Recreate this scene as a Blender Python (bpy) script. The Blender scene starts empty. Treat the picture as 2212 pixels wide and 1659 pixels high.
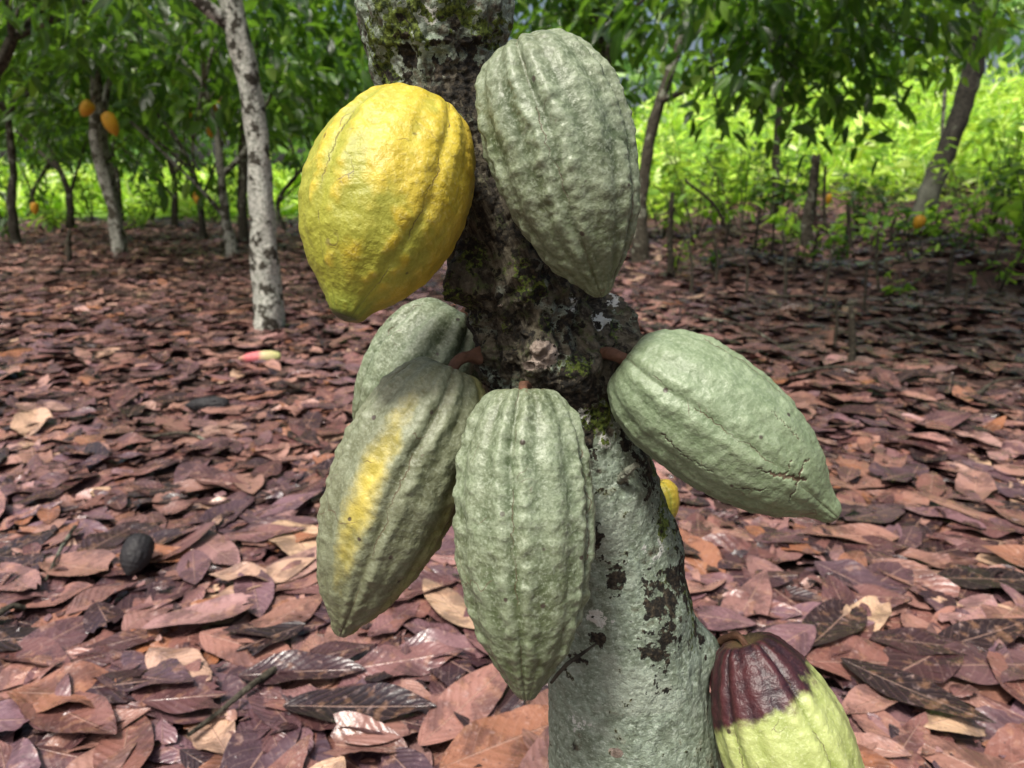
import bpy, math, random
import numpy as np
from mathutils import Vector, Matrix, noise
rng = np.random.default_rng(7)
random.seed(7)
SC = bpy.context.scene
COL = SC.collection
CAMH = 0.95
PITCH = math.radians(15)
CP, SP = math.cos(PITCH), math.sin(PITCH)
def at(px, py, d):
    a = (px-1106)/1609.0; b = (829.5-py)/1609.0
    return Vector((d*a, d*(CP+SP*b), CAMH+d*(-SP+CP*b)))
def gp(px, py):
    b = (829.5-py)/1609.0
    return at(px, py, CAMH/(SP-CP*b))
def sm(x):
    x = np.clip(x, 0, 1); return x*x*(3-2*x)
def H(x, y):
    x = np.asarray(x, float); y = np.asarray(y, float)
    h = 0.012*(np.sin(2.1*x+1.3)+np.sin(1.7*y+.5*x))
    h = h + .10*sm((x-.2*y)/1.)*sm((y-4)/3)*(np.sin(2.3*y+x)+np.sin(1.9*x-y)+1.3)
    h = h + sm((y-15)/18)*3.4*sm((x-1)/8) + .5*sm((y-21)/12)
    return h
# ---------------------------------------------------------------- mesh helpers
def np_mesh(name, verts, quads, uvs=None, attrs=None, smooth=True):
    me = bpy.data.meshes.new(name)
    verts = np.asarray(verts, np.float32).reshape(-1, 3); quads = np.asarray(quads, np.int32).reshape(-1, 4)
    me.vertices.add(len(verts)); me.vertices.foreach_set('co', verts.ravel())
    me.loops.add(quads.size); me.loops.foreach_set('vertex_index', quads.ravel())
    me.polygons.add(len(quads))
    me.polygons.foreach_set('loop_start', np.arange(0, quads.size, 4, dtype=np.int32))
    me.polygons.foreach_set('use_smooth', np.full(len(quads), smooth))
    if uvs is not None:
        l = me.uv_layers.new(name='UVMap')
        l.data.foreach_set('uv', np.asarray(uvs, np.float32)[quads.ravel()].ravel())
    me.update(calc_edges=True)
    if attrs:
        for k, v in attrs.items():
            a = me.attributes.new(k, 'FLOAT', 'POINT'); a.data.foreach_set('value', np.asarray(v, np.float32))
    me.validate()
    return me
def add(name, data, parent=None, mat=None, loc=None, **props):
    ob = bpy.data.objects.new(name, data)
    COL.objects.link(ob)
    if mat is not None and len(data.materials) == 0: data.materials.append(mat)
    if parent is not None: ob.parent = parent
    if loc is not None: ob.location = loc
    for k, v in props.items(): ob[k] = v
    return ob
def grid_quads(nu, nv):
    i, j = np.meshgrid(np.arange(nu-1), np.arange(nv-1), indexing='ij')
    a = (i*nv+j).ravel()
    return np.stack([a, a+nv, a+nv+1, a+1], 1)
def nrm(v): return v/np.maximum(np.linalg.norm(v, axis=-1, keepdims=True), 1e-9)
def leaves(P, D, N, L, W, nu=5, nv=3, cA=-.25, cB=.15, wave=.0, jag=0., r=rng, broken=0.):
    n = len(P)
    D = nrm(D); S = nrm(np.cross(N, D)); N = nrm(np.cross(D, S))
    u = np.linspace(0, 1, nu); v = np.linspace(-1, 1, nv)
    U, V = np.meshgrid(u, v, indexing='ij')
    U = np.broadcast_to(U, (n, nu, nv)).copy(); V = np.broadcast_to(V, (n, nu, nv))
    if broken > 0:
        cut = np.where(r.uniform(0, 1, n) < broken, r.uniform(.35, .85, n), 1.)[:, None, None]
        U = U*cut
        U = np.where((cut < 1) & (np.arange(nu)[None, :, None] == nu-1), U+r.normal(size=(n, nu, nv))*.05, U)
    U = np.clip(U, 0, 1)
    w = np.maximum(np.sin(np.pi*U**.85)**.8, .03)
    f = lambda q: np.broadcast_to(np.asarray(q, float), (n,))[:, None, None]
    L_, W_ = f(L), f(W)
    X = L_*U
    Y = .5*W_*w*V*(1+jag*r.normal(size=(n, nu, nv)))
    Z = f(cA)*L_*U**2 + f(cB)*W_*np.abs(V)**1.3*w
    ph = r.uniform(0, 6, (n, 1, 1)); fr = r.uniform(6, 14, (n, 1, 1))
    Z = Z + f(wave)*W_*np.sin(U*fr+ph+V)*np.abs(V)*w
    pts = P[:, None, None, :]+X[..., None]*D[:, None, None, :]+Y[..., None]*S[:, None, None, :]+Z[..., None]*N[:, None, None, :]
    q = grid_quads(nu, nv)
    Q = (q[None]+(np.arange(n)*nu*nv)[:, None, None]).reshape(-1, 4)
    uv = np.stack([U, V*.5+.5], -1).reshape(-1, 2)
    return pts.reshape(-1, 3), Q, uv
def join(parts):
    vs, qs, us = [], [], []; o = 0
    for v, q, u in parts:
        vs.append(v); qs.append(q+o); us.append(u); o += len(v)
    return np.concatenate(vs), np.concatenate(qs), np.concatenate(us)
def spline(pts, n):
    P = np.array([list(p) for p in pts], float)
    P = np.vstack([2*P[0]-P[1], P, 2*P[-1]-P[-2]])
    m = len(P)-3; out = []
    for t in np.linspace(0, m, n):
        k = min(int(t), m-1); f = t-k
        a, b, c, d = P[k:k+4]
        out.append(.5*((2*b)+(-a+c)*f+(2*a-5*b+4*c-d)*f*f+(-a+3*b-3*c+d)*f**3))
    return np.array(out)
def tube(pts, radii, nseg=12, n=30, rough=.08, fr=6., seed=0.):
    pr = [tuple(p)+(r,) for p, r in zip(pts, radii)]
    S = spline(pr, n); C = S[:, :3]; R = np.maximum(S[:, 3], .0005)
    T = nrm(np.gradient(C, axis=0))
    ref = np.array([0, 1., 0]) if abs(T[0][1]) < .8 else np.array([1., 0, 0])
    A = nrm(np.cross(T, ref)); B = np.cross(T, A)
    th = np.linspace(0, 2*np.pi, nseg+1)
    s = np.concatenate([[0], np.cumsum(np.linalg.norm(np.diff(C, axis=0), axis=1))])
    V = np.zeros((n, nseg+1, 3))
    for i in range(n):
        for j in range(nseg):
            d = A[i]*math.cos(th[j])+B[i]*math.sin(th[j])
            k = 1+rough*noise.noise(Vector(C[i]*fr+d*1.3+seed))*2
            V[i, j] = C[i]+d*R[i]*k
        V[i, nseg] = V[i, 0]
    uv = np.stack(np.broadcast_arrays(th[None]/(2*np.pi), s[:, None]), -1).reshape(-1, 2)
    return V.reshape(-1, 3), grid_quads(n, nseg+1), uv
# ---------------------------------------------------------------- shader helpers
class M:
    def __init__(s, name):
        s.m = bpy.data.materials.new(name); s.m.use_nodes = True; s.t = s.m.node_tree
        s.t.nodes.clear(); s.out = s.t.nodes.new('ShaderNodeOutputMaterial')
    def n(s, typ, **k):
        nd = s.t.nodes.new('ShaderNode'+typ)
        for a, b in k.items(): setattr(nd, a, b)
        return nd
    def put(s, sock, v):
        if isinstance(v, bpy.types.NodeSocket): s.t.links.new(v, sock)
        elif v is not None:
            if isinstance(v, (tuple, list)) and len(v) == 3 and sock.type == 'RGBA': v = (*v, 1)
            sock.default_value = v
    def math(s, op, a, b=None, c=None, clamp=False):
        nd = s.n('Math', operation=op, use_clamp=clamp); s.put(nd.inputs[0], a); s.put(nd.inputs[1], b)
        if c is not None: s.put(nd.inputs[2], c)
        return nd.outputs[0]
    def mix(s, f, a, b, bt='MIX'):
        nd = s.n('Mix', data_type='RGBA', blend_type=bt); s.put(nd.inputs[0], f); s.put(nd.inputs[6], a); s.put(nd.inputs[7], b)
        return nd.outputs[2]
    def ramp(s, f, st, interp='LINEAR'):
        nd = s.n('ValToRGB'); e = nd.color_ramp; e.interpolation = interp
        while len(e.elements) < len(st): e.elements.new(.5)
        for el, (p, c) in zip(e.elements, st):
            el.position = p; el.color = (*c, 1) if isinstance(c, tuple) else (c, c, c, 1)
        s.put(nd.inputs[0], f); return nd.outputs[0]
    def noise(s, vec, scale, detail=4, rough=.55, dist=0):
        nd = s.n('TexNoise'); s.put(nd.inputs['Vector'], vec); nd.inputs['Scale'].default_value = scale
        nd.inputs['Detail'].default_value = detail; nd.inputs['Roughness'].default_value = rough; nd.inputs['Distortion'].default_value = dist
        return nd.outputs[0]
    def step(s, x, lo, hi):
        nd = s.n('MapRange', interpolation_type='SMOOTHSTEP'); s.put(nd.inputs[0], x)
        nd.inputs[1].default_value = lo; nd.inputs[2].default_value = hi
        return nd.outputs[0]
    def attr(s, name): return s.n('Attribute', attribute_name=name).outputs['Fac']
    def obj(s): return s.n('TexCoord').outputs['Object']
    def uv(s): return s.n('TexCoord').outputs['UV']
    def sep(s, v):
        nd = s.n('SeparateXYZ'); s.put(nd.inputs[0], v); return nd.outputs
    def comb(s, x, y, z=0.):
        nd = s.n('CombineXYZ'); s.put(nd.inputs[0], x); s.put(nd.inputs[1], y); s.put(nd.inputs[2], z); return nd.outputs[0]
    def bump(s, h, strength=.5, dist=.002, nm=None):
        nd = s.n('Bump'); nd.inputs['Strength'].default_value = strength; nd.inputs['Distance'].default_value = dist
        s.put(nd.inputs['Height'], h)
        if nm is not None: s.put(nd.inputs['Normal'], nm)
        return nd.outputs[0]
    def bsdf(s, col, rough=.6, normal=None, spec=.5, transl=0., tcol=None, coat=0.):
        p = s.n('BsdfPrincipled'); s.put(p.inputs['Base Color'], col); s.put(p.inputs['Roughness'], rough)
        s.put(p.inputs['Specular IOR Level'], spec); s.put(p.inputs['Normal'], normal)
        if coat:
            p.inputs['Coat Weight'].default_value = coat; p.inputs['Coat Roughness'].default_value = .28; s.put(p.inputs['Coat Normal'], normal)
        o = p.outputs[0]
        if transl:
            tr = s.n('BsdfTranslucent'); s.put(tr.inputs[0], tcol if tcol is not None else col); s.put(tr.inputs['Normal'], normal)
            mx = s.n('MixShader'); mx.inputs[0].default_value = transl
            s.t.links.new(o, mx.inputs[1]); s.t.links.new(tr.outputs[0], mx.inputs[2]); o = mx.outputs[0]
        s.t.links.new(o, s.out.inputs[0]); return s.m
# ---------------------------------------------------------------- materials
def leaf_veins(m, nvein=11., slant=4.):
    x, y, _ = m.sep(m.uv())
    va = m.math('ABSOLUTE', m.math('MULTIPLY_ADD', y, 2., -1.))
    ph = m.math('SUBTRACT', m.math('MULTIPLY', x, nvein), m.math('MULTIPLY', m.math('POWER', va, 1.3), slant*.55))
    w = m.math('SINE', m.math('MULTIPLY', ph, 6.283))
    return m.step(w, .90, 1.), m.step(va, .06, .0), w, va
def mat_litter(name='dry_leaf', per_object=False):
    m = M(name)
    g = m.n('NewGeometry'); r = g.outputs['Random Per Island']
    if per_object:
        r = m.n('ObjectInfo').outputs['Random']
    c = m.ramp(r, [(0, (.016, .009, .011)), (.16, (.042, .019, .023)), (.29, (.125, .052, .047)), (.39, (.080, .046, .060)), (.52, (.21, .092, .072)),
                   (.62, (.165, .092, .112)), (.73, (.27, .135, .105)), (.83, (.34, .185, .15)), (.89, (.26, .10, .045)), (.96, (.34, .19, .185)), (1, (.54, .36, .23))])
    ob = m.obj()
    n1 = m.noise(ob, 14, 5, .6); n2 = m.noise(ob, 70, 5, .65); n3 = m.noise(ob, 35, 3, .5); n0 = m.noise(ob, 1.3, 3, .5)
    c = m.mix(m.math('MULTIPLY', m.step(n1, .44, .62), .8), c, m.mix(.72, c, (.033, .018, .022)))
    c = m.mix(m.math('MULTIPLY', m.step(n3, .55, .7), .5), c, m.mix(.5, c, (.44, .23, .12)))
    c = m.mix(m.math('MULTIPLY', m.step(n2, .56, .75), .55), c, (.42, .30, .285))
    c = m.mix(m.math('MULTIPLY', m.step(n0, .48, .62), .5), c, m.mix(.65, c, (.03, .016, .014)))
    if not per_object:   # tree shade over the right-hand litter, painted in as darker, browner colour
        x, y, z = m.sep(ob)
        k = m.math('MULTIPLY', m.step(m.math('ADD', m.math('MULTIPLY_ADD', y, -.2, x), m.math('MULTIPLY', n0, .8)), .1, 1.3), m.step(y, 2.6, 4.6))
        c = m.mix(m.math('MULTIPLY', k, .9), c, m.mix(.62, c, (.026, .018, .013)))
    vein, rib, w, va = leaf_veins(m)
    c = m.mix(m.math('MULTIPLY', vein, .2), c, m.mix(.5, c, (.5, .32, .26)))
    c = m.mix(m.math('MULTIPLY', rib, .6), c, (.36, .22, .17))
    spots = m.step(m.noise(ob, 160, 3, .5), .66, .71)
    c = m.mix(m.math('MULTIPLY', spots, .7), c, (.03, .018, .016))
    h = m.math('ADD', m.math('MULTIPLY', w, .18), m.math('MULTIPLY', n2, 1.1))
    h = m.math('ADD', h, m.math('ADD', m.math('MULTIPLY', rib, .7), m.math('MULTIPLY', n3, 1.2)))
    nb = m.bump(h, .6, .0028)
    ro = m.math('MULTIPLY_ADD', m.step(n1, .3, .7), -.20, .38)
    return m.bsdf(c, ro, nb, .75)
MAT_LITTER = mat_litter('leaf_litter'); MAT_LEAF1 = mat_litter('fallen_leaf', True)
def mat_green(name, stops, tr=.3, tint=(.25, .5, .03), rough=.38):
    m = M(name)
    r = m.n('NewGeometry').outputs['Random Per Island']
    c = m.ramp(r, stops)
    vein, rib, w, va = leaf_veins(m, 9.)
    c = m.mix(m.math('MULTIPLY', rib, .35), c, tint)
    nb = m.bump(w, .3, .004)
    return m.bsdf(c, rough, nb, .55, tr, m.mix(.6, c, tint))
MAT_CROWN = mat_green('cacao_foliage', [(0, (.008, .020, .007)), (.35, (.016, .042, .010)), (.65, (.032, .085, .015)), (.85, (.09, .20, .028)), (1, (.26, .38, .06))], .42, (.32, .66, .04), .26)
MAT_CROWN_LIGHT = mat_green('young_foliage', [(0, (.04, .10, .013)), (.5, (.12, .28, .02)), (1, (.34, .55, .07))], .55, (.6, .9, .08))
MAT_FIELD = mat_green('bright_grass', [(0, (.05, .14, .010)), (.3, (.22, .45, .025)), (.6, (.50, .78, .06)), (.9, (.72, .93, .20)), (1, (.92, .98, .6))], .42, (.80, 1., .10), .5)
MAT_FOREST = mat_green('forest_foliage', [(0, (.02, .05, .015)), (.5, (.06, .14, .03)), (.85, (.18, .36, .07)), (1, (.4, .6, .16))], .4, (.45, .75, .12))

def mat_ground():
    m = M('forest_soil'); ob = m.obj()
    vo = m.n('TexVoronoi'); m.put(vo.inputs['Vector'], ob); vo.inputs['Scale'].default_value = 11
    s = m.sep(vo.outputs['Color'])
    c = m.ramp(s[0], [(0, (.02, .012, .011)), (.35, (.07, .036, .03)), (.6, (.13, .07, .058)), (.85, (.19, .1, .08)), (1, (.25, .15, .11))])
    n = m.noise(ob, 3, 6, .6); c = m.mix(m.step(n, .35, .65), m.mix(.75, c, (.03, .017, .014)), c)
    x, y, z = m.sep(ob)
    gr = m.step(m.math('ADD', y, m.math('MULTIPLY', m.noise(ob, .6), 3.)), 20., 24.)
    c = m.mix(gr, c, m.mix(m.noise(ob, 5), (.05, .12, .015), (.2, .36, .04)))
    nb = m.bump(m.math('ADD', vo.outputs['Distance'], m.noise(ob, 60)), .8, .02)
    return m.bsdf(c, .75, nb, .3)

def mat_pod(name, kind):
    m = M(name); ob = m.obj(); rel = m.attr('relief')
    u, v, _ = m.sep(m.uv())
    big = m.noise(ob, 14, 4, .6); mid = m.noise(ob, 60, 4, .6); fine = m.noise(ob, 420, 3, .6); speck = m.noise(ob, 900, 2, .5); soft = m.noise(ob, 110, 3, .5)
    if kind in ('green', 'patched', 'smooth'):
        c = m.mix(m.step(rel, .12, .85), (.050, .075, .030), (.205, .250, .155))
        c = m.mix(m.step(big, .38, .66), c, m.mix(.45, c, (.135, .145, .080)))
        c = m.mix(m.math('MULTIPLY', m.step(soft, .45, .65), .35), c, (.275, .325, .225))
        c = m.mix(m.math('MULTIPLY', m.step(fine, .5, .66), .5), c, (.33, .38, .28))
        c = m.mix(m.math('MULTIPLY', m.step(fine, .5, .34), .4), c, (.048, .072, .027))
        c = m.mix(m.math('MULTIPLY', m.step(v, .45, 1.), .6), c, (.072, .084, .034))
        if kind == 'smooth':
            c = m.mix(.4, c, (.215, .300, .165))
        if kind == 'patched':
            c = m.mix(.40, c, (.160, .148, .085))
            dx = m.math('DIVIDE', m.math('SUBTRACT', u, .438), .034)
            dy = m.math('DIVIDE', m.math('SUBTRACT', v, .49), .25)
            d = m.math('SQRT', m.math('ADD', m.math('MULTIPLY', dx, dx), m.math('MULTIPLY', dy, dy)))
            d = m.math('ADD', d, m.math('MULTIPLY', m.math('SUBTRACT', mid, .5), 1.7))
            pm = m.math('MULTIPLY', m.step(d, 1.6, .0), .90)
            c = m.mix(pm, c, m.mix(m.step(rel, .3, .7), (.34, .28, .03), (.56, .45, .075)))
            c = m.mix(m.math('MULTIPLY', m.step(u, .60, .68), .4), c, (.28, .25, .035))
    elif kind == 'yellow':
        c = m.mix(m.step(mid, .35, .65), (.45, .345, .022), (.56, .445, .045))
        c = m.mix(m.math('MULTIPLY', m.step(fine, .48, .7), .5), c, (.66, .58, .18))
        gm = m.math('ADD', m.math('MULTIPLY', m.math('SUBTRACT', .5, u), 1.8), m.math('MULTIPLY', v, 1.1))
        gm = m.math('ADD', gm, m.math('MULTIPLY', m.math('SUBTRACT', big, .5), 3.2))
        gm = m.math('ADD', gm, m.math('MULTIPLY', m.math('SUBTRACT', .5, rel), 1.8))
        c = m.mix(m.math('MULTIPLY', m.step(gm, .05, .9), .85), c, m.mix(fine, (.17, .20, .02), (.36, .38, .045)))
        c = m.mix(m.math('MULTIPLY', m.step(v, .86, .97), .7), c, (.15, .20, .025))
        c = m.mix(m.step(v, .965, .99), c, (.045, .06, .015))
        c = m.mix(m.math('MULTIPLY', m.step(m.math('ADD', u, m.math('MULTIPLY', big, .2)), .70, .78), .3), c, (.45, .24, .02))
    elif kind == 'maroon':
        e = m.math('ADD', v, m.math('MULTIPLY', m.math('SUBTRACT', m.noise(m.comb(m.math('MULTIPLY', u, 14.), m.math('MULTIPLY', v, 9.)), 1., 5, .6), .5), .18))
        e = m.math('ADD', e, m.math('MULTIPLY', m.math('SUBTRACT', soft, .5), .03))
        e = m.math('ADD', e, m.math('MULTIPLY', m.math('SUBTRACT', u, .5), .20))
        c = m.mix(m.step(rel, .1, .8), (.20, .25, .055), (.40, .455, .165))
        c = m.mix(m.math('MULTIPLY', m.step(fine, .5, .72), .45), c, (.56, .60, .33))
        c = m.mix(m.math('MULTIPLY', m.step(big, .5, .7), .4), c, (.28, .35, .12))
        mc = m.mix(m.step(rel, .3, .8), (.018, .006, .010), (.060, .015, .018))
        mc = m.mix(m.math('MULTIPLY', m.step(fine, .55, .7), .3), mc, (.15, .055, .055))
        c = m.mix(m.step(e, .275, .225), c, mc)
    elif kind == 'black':
        c = m.mix(mid, (.006, .006, .007), (.02, .018, .02))
    elif kind == 'pink':
        c = m.ramp(m.math('ADD', v, m.math('MULTIPLY', m.math('SUBTRACT', mid, .5), .3)), [(0, (.40, .42, .16)), (.4, (.5, .42, .22)), (.55, (.5, .13, .14)), (.8, (.48, .11, .12)), (1, (.4, .3, .18))])
    elif kind == 'orange':
        c = m.mix(big, (.60, .26, .012), (.62, .36, .03))
    if kind not in ('black', 'pink', 'orange'):
        wob = m.math('MULTIPLY', m.math('SUBTRACT', m.noise(m.comb(m.math('MULTIPLY', v, 14.), m.math('MULTIPLY', u, 5.)), 1., 6, .65), .5), .22)
        s5 = m.math('ADD', m.math('ADD', m.math('MULTIPLY', u, 5.), m.attr('roll')), wob)
        fr = m.math('ABSOLUTE', m.math('SUBTRACT', m.math('FRACT', m.math('ADD', s5, .5)), .5))
        line = m.math('MULTIPLY', m.step(fr, .0085, .0015), m.step(m.noise(m.comb(m.math('MULTIPLY', v, 7.), m.math('MULTIPLY', m.math('FLOOR', m.math('ADD', s5, .5)), 3.1)), 1., 3), .42, .55))
        c = m.mix(m.math('MULTIPLY', line, .75), c, (.09, .05, .025))
        vo = m.n('TexVoronoi', feature='DISTANCE_TO_EDGE'); vo.inputs['Scale'].default_value = 30
        nd = m.n('TexNoise'); m.put(nd.inputs['Vector'], ob); nd.inputs['Scale'].default_value = 45
        ad = m.n('VectorMath', operation='MULTIPLY_ADD'); m.put(ad.inputs[0], nd.outputs['Color']); ad.inputs[1].default_value = (.03,)*3; m.put(ad.inputs[2], ob); m.put(vo.inputs['Vector'], ad.outputs[0])
        sc = m.math('MULTIPLY', m.step(vo.outputs[0], .014, .004), m.step(m.noise(ob, 24, 2), .56, .61))
        c = m.mix(m.math('MULTIPLY', sc, .65), c, (.08, .045, .025))
        vs = m.n('TexVoronoi'); m.put(vs.inputs['Vector'], ob); vs.inputs['Scale'].default_value = 80
        dot = m.math('MULTIPLY', m.step(vs.outputs['Distance'], .19, .11), m.step(m.sep(vs.outputs['Color'])[0], .84, .88))
        c = m.mix(m.math('MULTIPLY', dot, .9), c, (.04, .025, .02))
        ck = m.step(m.math('ADD', m.attr('crack'), m.math('MULTIPLY', m.math('SUBTRACT', mid, .5), .5)), .4, .6)
        c = m.mix(m.math('MULTIPLY', ck, .85), c, m.mix(fine, (.035, .018, .012), (.12, .06, .035)))
        c = m.mix(m.step(v, .03, .0), c, (.12, .08, .04))
        h = m.math('ADD', m.math('MULTIPLY', fine, .5), m.math('ADD', m.math('MULTIPLY', m.noise(ob, 150, 3, .5), 1.4), m.math('MULTIPLY', speck, .2)))
        h = m.math('SUBTRACT', h, m.math('MULTIPLY', line, .7)); h = m.math('SUBTRACT', h, ck)
        nb = m.bump(h, .52, .0019)
        ro = m.math('MULTIPLY_ADD', mid, .22, {'patched': .44, 'yellow': .40, 'maroon': .34}.get(kind, .38))
        return m.bsdf(c, ro, nb, .5, coat={'maroon': .06, 'yellow': .05}.get(kind, .08))
    nb = m.bump(m.noise(ob, 150, 4), .5, .002)
    return m.bsdf(c, .5 if kind != 'black' else .65, nb, .4)
PM = {k: mat_pod('pod_'+k, k) for k in ('green', 'patched', 'smooth', 'yellow', 'maroon', 'black', 'pink', 'orange')}

def mat_main_bark():
    m = M('main_bark'); ob = m.obj(); u, v, _ = m.sep(m.uv())
    fine = m.noise(ob, 260, 5, .65); mid = m.noise(ob, 60, 5, .62); big = m.noise(ob, 17, 4, .6); m2 = m.noise(ob, 120, 4, .6)
    strp = m.noise(m.comb(m.math('MULTIPLY', u, 46.), m.math('MULTIPLY', v, 22.)), 1., 6, .65)
    tick = m.noise(m.comb(m.math('MULTIPLY', u, 90.), m.math('MULTIPLY', v, 290.)), 1., 5, .7)
    c = m.mix(m.step(strp, .40, .64), (.016, .012, .008), (.12, .105, .070))
    c = m.mix(m.math('MULTIPLY', m.step(fine, .50, .70), .5), c, (.22, .20, .145))
    c = m.mix(m.math('MULTIPLY', m.step(m2, .50, .62), .65), c, (.075, .105, .03))
    pale = m.mix(m.step(m2, .36, .64), (.145, .18, .125), (.25, .305, .235))
    pale = m.mix(m.math('MULTIPLY', m.step(tick, .52, .62), .7), pale, (.42, .485, .40))
    pale = m.mix(m.math('MULTIPLY', m.step(tick, .43, .34), .5), pale, (.07, .085, .055))
    pale = m.mix(m.math('MULTIPLY', m.step(mid, .58, .66), .55), pale, (.14, .13, .085))
    pale = m.mix(m.math('MULTIPLY', m.step(big, .54, .64), .4), pale, (.36, .40, .33))
    pale = m.mix(m.math('MULTIPLY', m.step(big, .44, .34), .5), pale, (.10, .115, .07))
    c = m.mix(m.step(m.math('ADD', m.attr('pale'), m.math('ADD', m.math('MULTIPLY', m.math('SUBTRACT', mid, .5), 1.8), m.math('MULTIPLY', m.math('SUBTRACT', big, .5), 1.8))), .36, .62), c, pale)
    white = m.mix(fine, (.34, .36, .32), (.66, .66, .60))
    c = m.mix(m.step(m.math('ADD', m.attr('white'), m.math('ADD', m.math('MULTIPLY', m.math('SUBTRACT', mid, .5), 2.2), m.math('MULTIPLY', m.math('SUBTRACT', m2, .5), 1.4))), .5, .56), c, white)
    disc = m.mix(m.step(m2, .4, .62), (.15, .115, .09), (.36, .29, .24))
    c = m.mix(m.step(m.math('ADD', m.attr('disc'), m.math('MULTIPLY', m.math('SUBTRACT', mid, .5), .9)), .5, .56), c, disc)
    moss = m.mix(m.step(fine, .35, .65), (.012, .022, .004), (.14, .19, .03))
    c = m.mix(m.step(m.math('ADD', m.attr('moss'), m.math('ADD', m.math('MULTIPLY', m.math('SUBTRACT', mid, .5), 2.4), m.math('MULTIPLY', m.math('SUBTRACT', m2, .5), 1.5))), .5, .62), c, moss)
    dark = m.mix(m.step(fine, .42, .74), (.008, .007, .005), (.07, .055, .034))
    dk = m.math('ADD', m.attr('dark'), m.math('ADD', m.math('MULTIPLY', m.math('SUBTRACT', mid, .5), 2.2), m.math('MULTIPLY', m.math('SUBTRACT', m2, .5), 1.2)))
    c = m.mix(m.step(dk, .44, .58), c, dark)
    h = m.math('ADD', m.math('ADD', m.math('MULTIPLY', strp, 1.2), m.math('MULTIPLY', tick, .55)), m.math('ADD', m.math('MULTIPLY', fine, .6), m.math('MULTIPLY', m2, 1.2)))
    nb = m.bump(h, .85, .0036)
    return m.bsdf(c, .75, nb, .3)
def mat_bark(name, dark, light, spot, th=.52, sc=9., lower=None):
    m = M(name); ob = m.obj()
    n1 = m.noise(ob, sc, 5, .65); n2 = m.noise(ob, sc*5, 4, .6)
    c = m.mix(m.step(n2, .35, .65), dark, light)
    c = m.mix(m.step(n1, th, th+.05), c, spot)
    if lower:
        x, y, z = m.sep(ob)
        c = m.mix(m.math('MULTIPLY', m.step(m.math('ADD', z, n1), lower+1.1, lower+.3), .6), c, m.mix(n2, (.06, .065, .05), (.24, .25, .20)))
    return m.bsdf(c, .8, m.bump(m.math('ADD', n2, n1), .8, .02), .25)
BK_WHITE = mat_bark('lichen_bark', (.24, .255, .21), (.56, .56, .49), (.05, .045, .033), .52, 11.)
BK_GREY = mat_bark('grey_bark', (.12, .12, .095), (.33, .325, .28), (.05, .045, .03), .50, 9.)
BK_DARK = mat_bark('dark_bark', (.022, .019, .013), (.075, .066, .048), (.18, .19, .145), .56, 8.)
BK_SHADE = mat_bark('shade_tree_bark', (.012, .012, .010), (.045, .04, .03), (.08, .085, .06), .58, 5., .8)
BK_STEM = mat_bark('mossy_stem', (.02, .016, .012), (.07, .062, .042), (.15, .16, .11), .60, 20.)
def mat_stem():
    m = M('pod_stalk'); ob = m.obj(); n = m.noise(ob, 200, 4)
    return m.bsdf(m.mix(n, (.04, .018, .01), (.17, .085, .05)), .7, m.bump(n, .8, .002), .3)
MAT_STALK = mat_stem()

# ---------------------------------------------------------------- pods
PROF = [(0, 0), (.004, .14), (.015, .30), (.04, .50), (.08, .67), (.15, .83), (.25, .95), (.37, 1), (.5, .985), (.62, .91), (.74, .765), (.84, .57), (.90, .40), (.945, .25), (.975, .17), (.993, .10), (1, 0)]
PROF_NARROW = [(0, 0), (.004, .15), (.015, .28), (.04, .42), (.08, .55), (.15, .72), (.25, .88), (.37, .98), (.47, 1), (.6, .94), (.74, .78), (.84, .58), (.90, .40), (.945, .25), (.975, .17), (.993, .10), (1, 0)]
PROF_NIP = [(0, 0), (.004, .14), (.015, .28), (.04, .48), (.08, .66), (.15, .84), (.25, .96), (.37, 1), (.5, .98), (.62, .90), (.74, .74), (.82, .56), (.88, .37), (.925, .24), (.96, .19), (.985, .14), (1, 0)]
PROF_BLUNT = [(0, 0), (.004, .17), (.015, .35), (.04, .53), (.08, .67), (.15, .82), (.25, .94), (.37, 1), (.5, .99), (.62, .93), (.74, .79), (.84, .60), (.91, .40), (.95, .25), (.975, .18), (.993, .12), (1, 0)]
PROF_Y = [(0, 0), (.004, .22), (.015, .38), (.04, .53), (.08, .66), (.15, .80), (.25, .92), (.37, .99), (.48, 1), (.60, .94), (.72, .81), (.82, .61), (.88, .43), (.92, .31), (.955, .24), (.985, .17), (1, 0)]
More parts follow.
